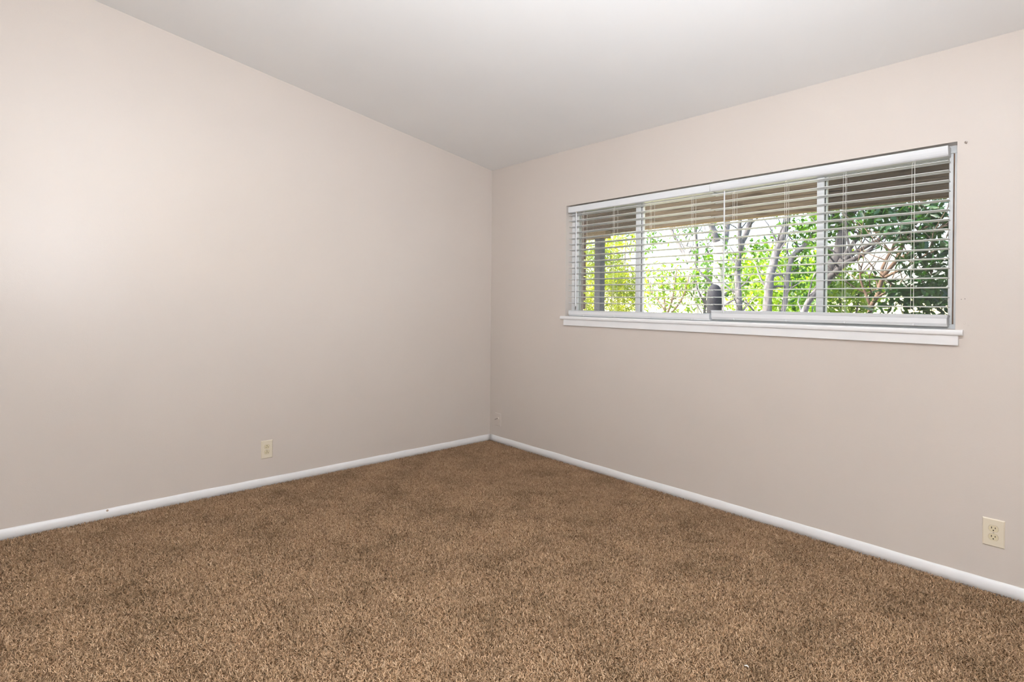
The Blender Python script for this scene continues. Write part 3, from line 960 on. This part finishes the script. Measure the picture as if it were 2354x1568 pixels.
MAIN_LEAF = [(0.5, 4.4, 2.04, 0.22), (1.05, 4.5, 2.38, 0.4), (1.06, 4.5, 2.13, 0.3), (1.07, 4.6, 1.82, 0.35), (1.02, 4.6, 1.53, 0.35), (0.94, 4.6, 1.3, 0.3), (0.02, 4.5, 1.93, 0.25), (0.0, 4.6, 1.55, 0.25), (1.55, 3.9, 2.37, 0.4), (1.81, 3.8, 2.32, 0.35), (1.43, 4.0, 2.18, 0.25), (2.09, 3.7, 2.33, 0.35), (-0.29, 4.5, 2.33, 0.15), (-0.5, 4.7, 1.9, 0.2), (-0.5, 4.7, 1.56, 0.2),
    (1.2, 4.0, 3.1, 0.55), (0.3, 4.1, 3.3, 0.5), (1.9, 3.7, 3.2, 0.5), (-0.5, 4.1, 3.4, 0.5), (0.8, 3.7, 3.4, 0.55), (-0.2, 3.7, 3.7, 0.55), (0.4, 3.5, 4.0, 0.6), (1.3, 3.4, 3.8, 0.6), (-0.9, 3.9, 3.9, 0.5), (0.0, 4.3, 4.0, 0.6)]  # upper crown out of view, put in to shade the upper limbs
YOUNG = [
    ([(-0.92, 5.2, GZ - 0.05), (-0.94, 5.2, 0.8), (-0.97, 5.2, 1.23), (-1.04, 5.2, 1.66), (-1.14, 5.2, 2.1), (-1.26, 5.2, 2.48), (-1.35, 5.2, 2.86)], 0.075, 0.025),
    ([(-1.0, 5.2, 1.55), (-0.9, 5.1, 2.08), (-0.88, 5.0, 2.5), (-0.87, 5.0, 2.85)], 0.03, 0.02),
    ([(-1.1, 5.2, 1.92), (-1.37, 5.3, 2.27), (-1.5, 5.3, 2.51), (-1.59, 5.3, 2.82)], 0.04, 0.02),
    ([(-0.86, 5.15, 0.3), (-0.71, 5.0, 0.95), (-0.69, 5.0, 1.37), (-0.65, 5.0, 1.78), (-0.67, 5.0, 2.2)], 0.03, 0.015),
]
YOUNG_LEAF = [(-0.79, 5.0, 2.49, 0.25), (-1.23, 5.2, 2.48, 0.2), (-0.67, 5.0, 1.99, 0.3), (-0.7, 5.0, 1.65, 0.3), (-0.66, 5.0, 1.3, 0.25), (-1.83, 5.2, 2.49, 0.3), (-1.3, 5.2, 1.97, 0.15), (-2.01, 5.2, 2.31, 0.25)]
LEAFY = [
    ([(-1.12, 4.6, GZ - 0.03), (-1.14, 4.6, 0.94), (-1.16, 4.6, 1.1), (-1.31, 4.6, 1.29), (-1.45, 4.6, 1.47), (-1.51, 4.6, 1.69)], 0.028, 0.01),
    ([(-1.14, 4.6, 1.04), (-0.98, 4.5, 1.29), (-0.93, 4.5, 1.57), (-0.9, 4.5, 1.81)], 0.02, 0.01),
    ([(-1.13, 4.6, 1.0), (-0.92, 4.6, 1.23), (-0.81, 4.6, 1.43), (-0.74, 4.6, 1.7)], 0.02, 0.01),
    ([(-1.15, 4.6, 1.04), (-1.26, 4.7, 1.37), (-1.3, 4.7, 1.65)], 0.02, 0.01),
]
LEAFY_LEAF = [(-1.41, 4.6, 1.58, 0.3), (-1.16, 4.6, 1.64, 0.35), (-0.93, 4.6, 1.57, 0.35), (-1.04, 4.6, 1.3, 0.35), (-1.41, 4.6, 1.22, 0.35), (-0.81, 4.6, 1.3, 0.25), (-1.5, 4.6, 1.87, 0.15)]
RIGHT = [
    ([(2.0, 3.0, GZ - 0.03), (2.06, 3.0, 0.4), (2.14, 3.0, 1.0), (2.18, 3.0, 1.23), (2.24, 3.0, 1.37), (2.28, 3.0, 1.53), (2.38, 3.0, 1.67), (2.44, 3.0, 1.83), (2.5, 3.0, 2.01), (2.56, 3.0, 2.14), (2.62, 2.95, 2.29), (2.7, 2.9, 2.6)], 0.036, 0.014),
    ([(2.27, 3.0, 1.48), (2.26, 3.05, 1.61), (2.31, 3.1, 1.76), (2.38, 3.1, 1.9), (2.41, 3.1, 2.09)], 0.018, 0.01),
    ([(2.18, 3.0, 1.22), (2.11, 3.0, 1.42), (2.08, 3.0, 1.55), (2.11, 3.0, 1.68)], 0.016, 0.006),
    ([(2.21, 3.0, 1.3), (2.36, 2.9, 1.39), (2.53, 2.8, 1.41), (2.69, 2.8, 1.49)], 0.012, 0.007),
    ([(2.28, 3.0, 1.51), (2.48, 2.9, 1.6), (2.66, 2.8, 1.7), (2.84, 2.8, 1.78)], 0.014, 0.008),
    ([(2.38, 3.0, 1.67), (2.57, 2.9, 1.77), (2.72, 2.8, 1.89), (2.84, 2.8, 1.99)], 0.014, 0.008),
    ([(2.44, 3.0, 1.83), (2.64, 2.9, 1.96), (2.8, 2.8, 2.05)], 0.012, 0.007),
]
RIGHT_LEAF = [(2.2, 3.0, 2.18, 0.3), (2.38, 3.0, 2.16, 0.3), (2.54, 2.9, 2.05, 0.22), (2.72, 2.8, 2.06, 0.25), (2.75, 2.8, 1.87, 0.2), (2.6, 2.9, 1.89, 0.12), (2.69, 2.8, 1.64, 0.25), (2.77, 2.8, 1.45, 0.3), (2.63, 2.8, 1.45, 0.25), (2.44, 2.9, 1.34, 0.25), (2.6, 2.8, 1.26, 0.25), (2.76, 2.8, 1.22, 0.2), (2.66, 2.8, 1.75, 0.2)]
BAMBOO = [
    ([(-1.7, 3.8, GZ - 0.03), (-1.68, 3.8, 0.6), (-1.62, 3.8, 1.3), (-1.66, 3.8, 2.0), (-1.75, 3.75, 2.5)], 0.018, 0.006),
    ([(-1.9, 3.65, GZ - 0.03), (-1.95, 3.6, 0.8), (-2.0, 3.6, 1.6), (-1.95, 3.55, 2.3)], 0.016, 0.006),
    ([(-1.55, 3.85, GZ - 0.03), (-1.45, 3.8, 0.8), (-1.38, 3.8, 1.5), (-1.25, 3.65, 2.2)], 0.016, 0.006),
]
BAMBOO_LEAF = [(-2.01, 3.6, 1.91, 0.3), (-2.0, 3.6, 1.49, 0.3), (-1.95, 3.6, 1.21, 0.3), (-1.77, 3.8, 2.05, 0.3), (-1.68, 3.8, 1.77, 0.4), (-1.59, 3.8, 1.49, 0.4), (-1.42, 3.8, 1.29, 0.4), (-1.34, 3.8, 1.62, 0.3), (-1.6, 3.7, 2.2, 0.25), (-1.2, 3.6, 2.13, 0.22), (-1.8, 3.8, 1.22, 0.4), (-1.88, 3.5, 2.18, 0.2), (-1.7, 3.8, 0.8, 0.45)]
BACKL_LEAF = [(-1.7, 8.0, 1.77, 0.7), (-1.24, 8.0, 1.94, 0.6), (-0.81, 8.0, 1.75, 0.7), (-0.4, 8.0, 1.74, 0.7), (-0.94, 7.4, 1.31, 0.7), (-0.31, 7.4, 1.32, 0.7), (0.13, 7.4, 1.32, 0.6)]
BACKL = [([(-0.7, 7.7, GZ - 0.03), (-0.75, 7.7, 0.6), (-0.9, 7.8, 1.5), (-1.2, 7.9, 2.1)], 0.05, 0.015), ([(-0.72, 7.7, 0.4), (-0.4, 7.7, 1.1), (-0.3, 7.8, 1.8)], 0.035, 0.012), ([(-0.74, 7.7, 0.7), (-1.3, 7.8, 1.2), (-1.7, 8.0, 1.8)], 0.03, 0.012)]
BACKR_LEAF = [(0.81, 6.0, 1.58, 0.5), (0.93, 6.0, 1.31, 0.6), (1.13, 6.0, 1.44, 0.4), (1.27, 6.0, 1.32, 0.4), (1.1, 6.0, 1.76, 0.25)]
BACKR = [([(1.0, 6.0, GZ - 0.03), (1.0, 6.0, 0.6), (0.95, 6.0, 1.2), (0.85, 6.0, 1.7)], 0.035, 0.012), ([(1.0, 6.0, 0.5), (1.15, 6.0, 1.1), (1.2, 6.0, 1.6)], 0.025, 0.01)]

GT = 'trees outside the window'
GS = 'shrubs outside the window'
plant('multi_stem_tree', (0.4, 4.4, GZ), MAIN, MAIN_LEAF, M['bark_grey'], M['leaf_mid'], 190, 0.085, 0.036, 11, 'large tree with many rising limbs, sun and shade toned into its bark, seen through the middle and right panes', 'tree', GT, 13, trunkm=M['bark_pale'])
plant('young_tree', (-0.92, 5.2, GZ), YOUNG, YOUNG_LEAF, M['bark_grey'], M['leaf_mid'], 120, 0.085, 0.034, 12, 'slim pale-trunked young tree left of where the two blinds meet', 'tree', GT, 11, trunkm=M['bark_pale'])
plant('slender_tree', (2.0, 3.0, GZ), RIGHT, RIGHT_LEAF, M['bark_red'], M['leaf_dark'], 190, 0.10, 0.036, 13, 'slender reddish-stemmed tree with dark leaves seen through the right pane', 'tree', GT, 8)
plant('bamboo_shrub', (-1.7, 3.8, GZ), BAMBOO, BAMBOO_LEAF, M['bark_pale'], M['leaf_yellow'], 330, 0.10, 0.020, 14, 'bright yellow-green narrow-leaved shrub behind the grey post', 'shrub', GS, 9, part='cane')
plant('leafy_shrub', (-1.14, 4.6, GZ), LEAFY, LEAFY_LEAF, M['bark_red'], M['leaf_light'], 130, 0.08, 0.030, 15, 'yellow-green shrub fanning from thin brown stems in the middle pane', 'shrub', GS, 7)
plant('rounded_shrub', (-0.7, 7.7, GZ), BACKL, BACKL_LEAF, M['bark_grey'], M['leaf_light'], 130, 0.11, 0.05, 16, 'wide sunlit shrub far behind the grey limbs of the large tree', 'shrub', GS, 6)
plant('low_shrub', (1.0, 6.0, GZ), BACKR, BACKR_LEAF, M['bark_grey'], M['leaf_light'], 150, 0.09, 0.042, 17, 'low light green shrub behind the foot of the right pane', 'shrub', GS, 6)
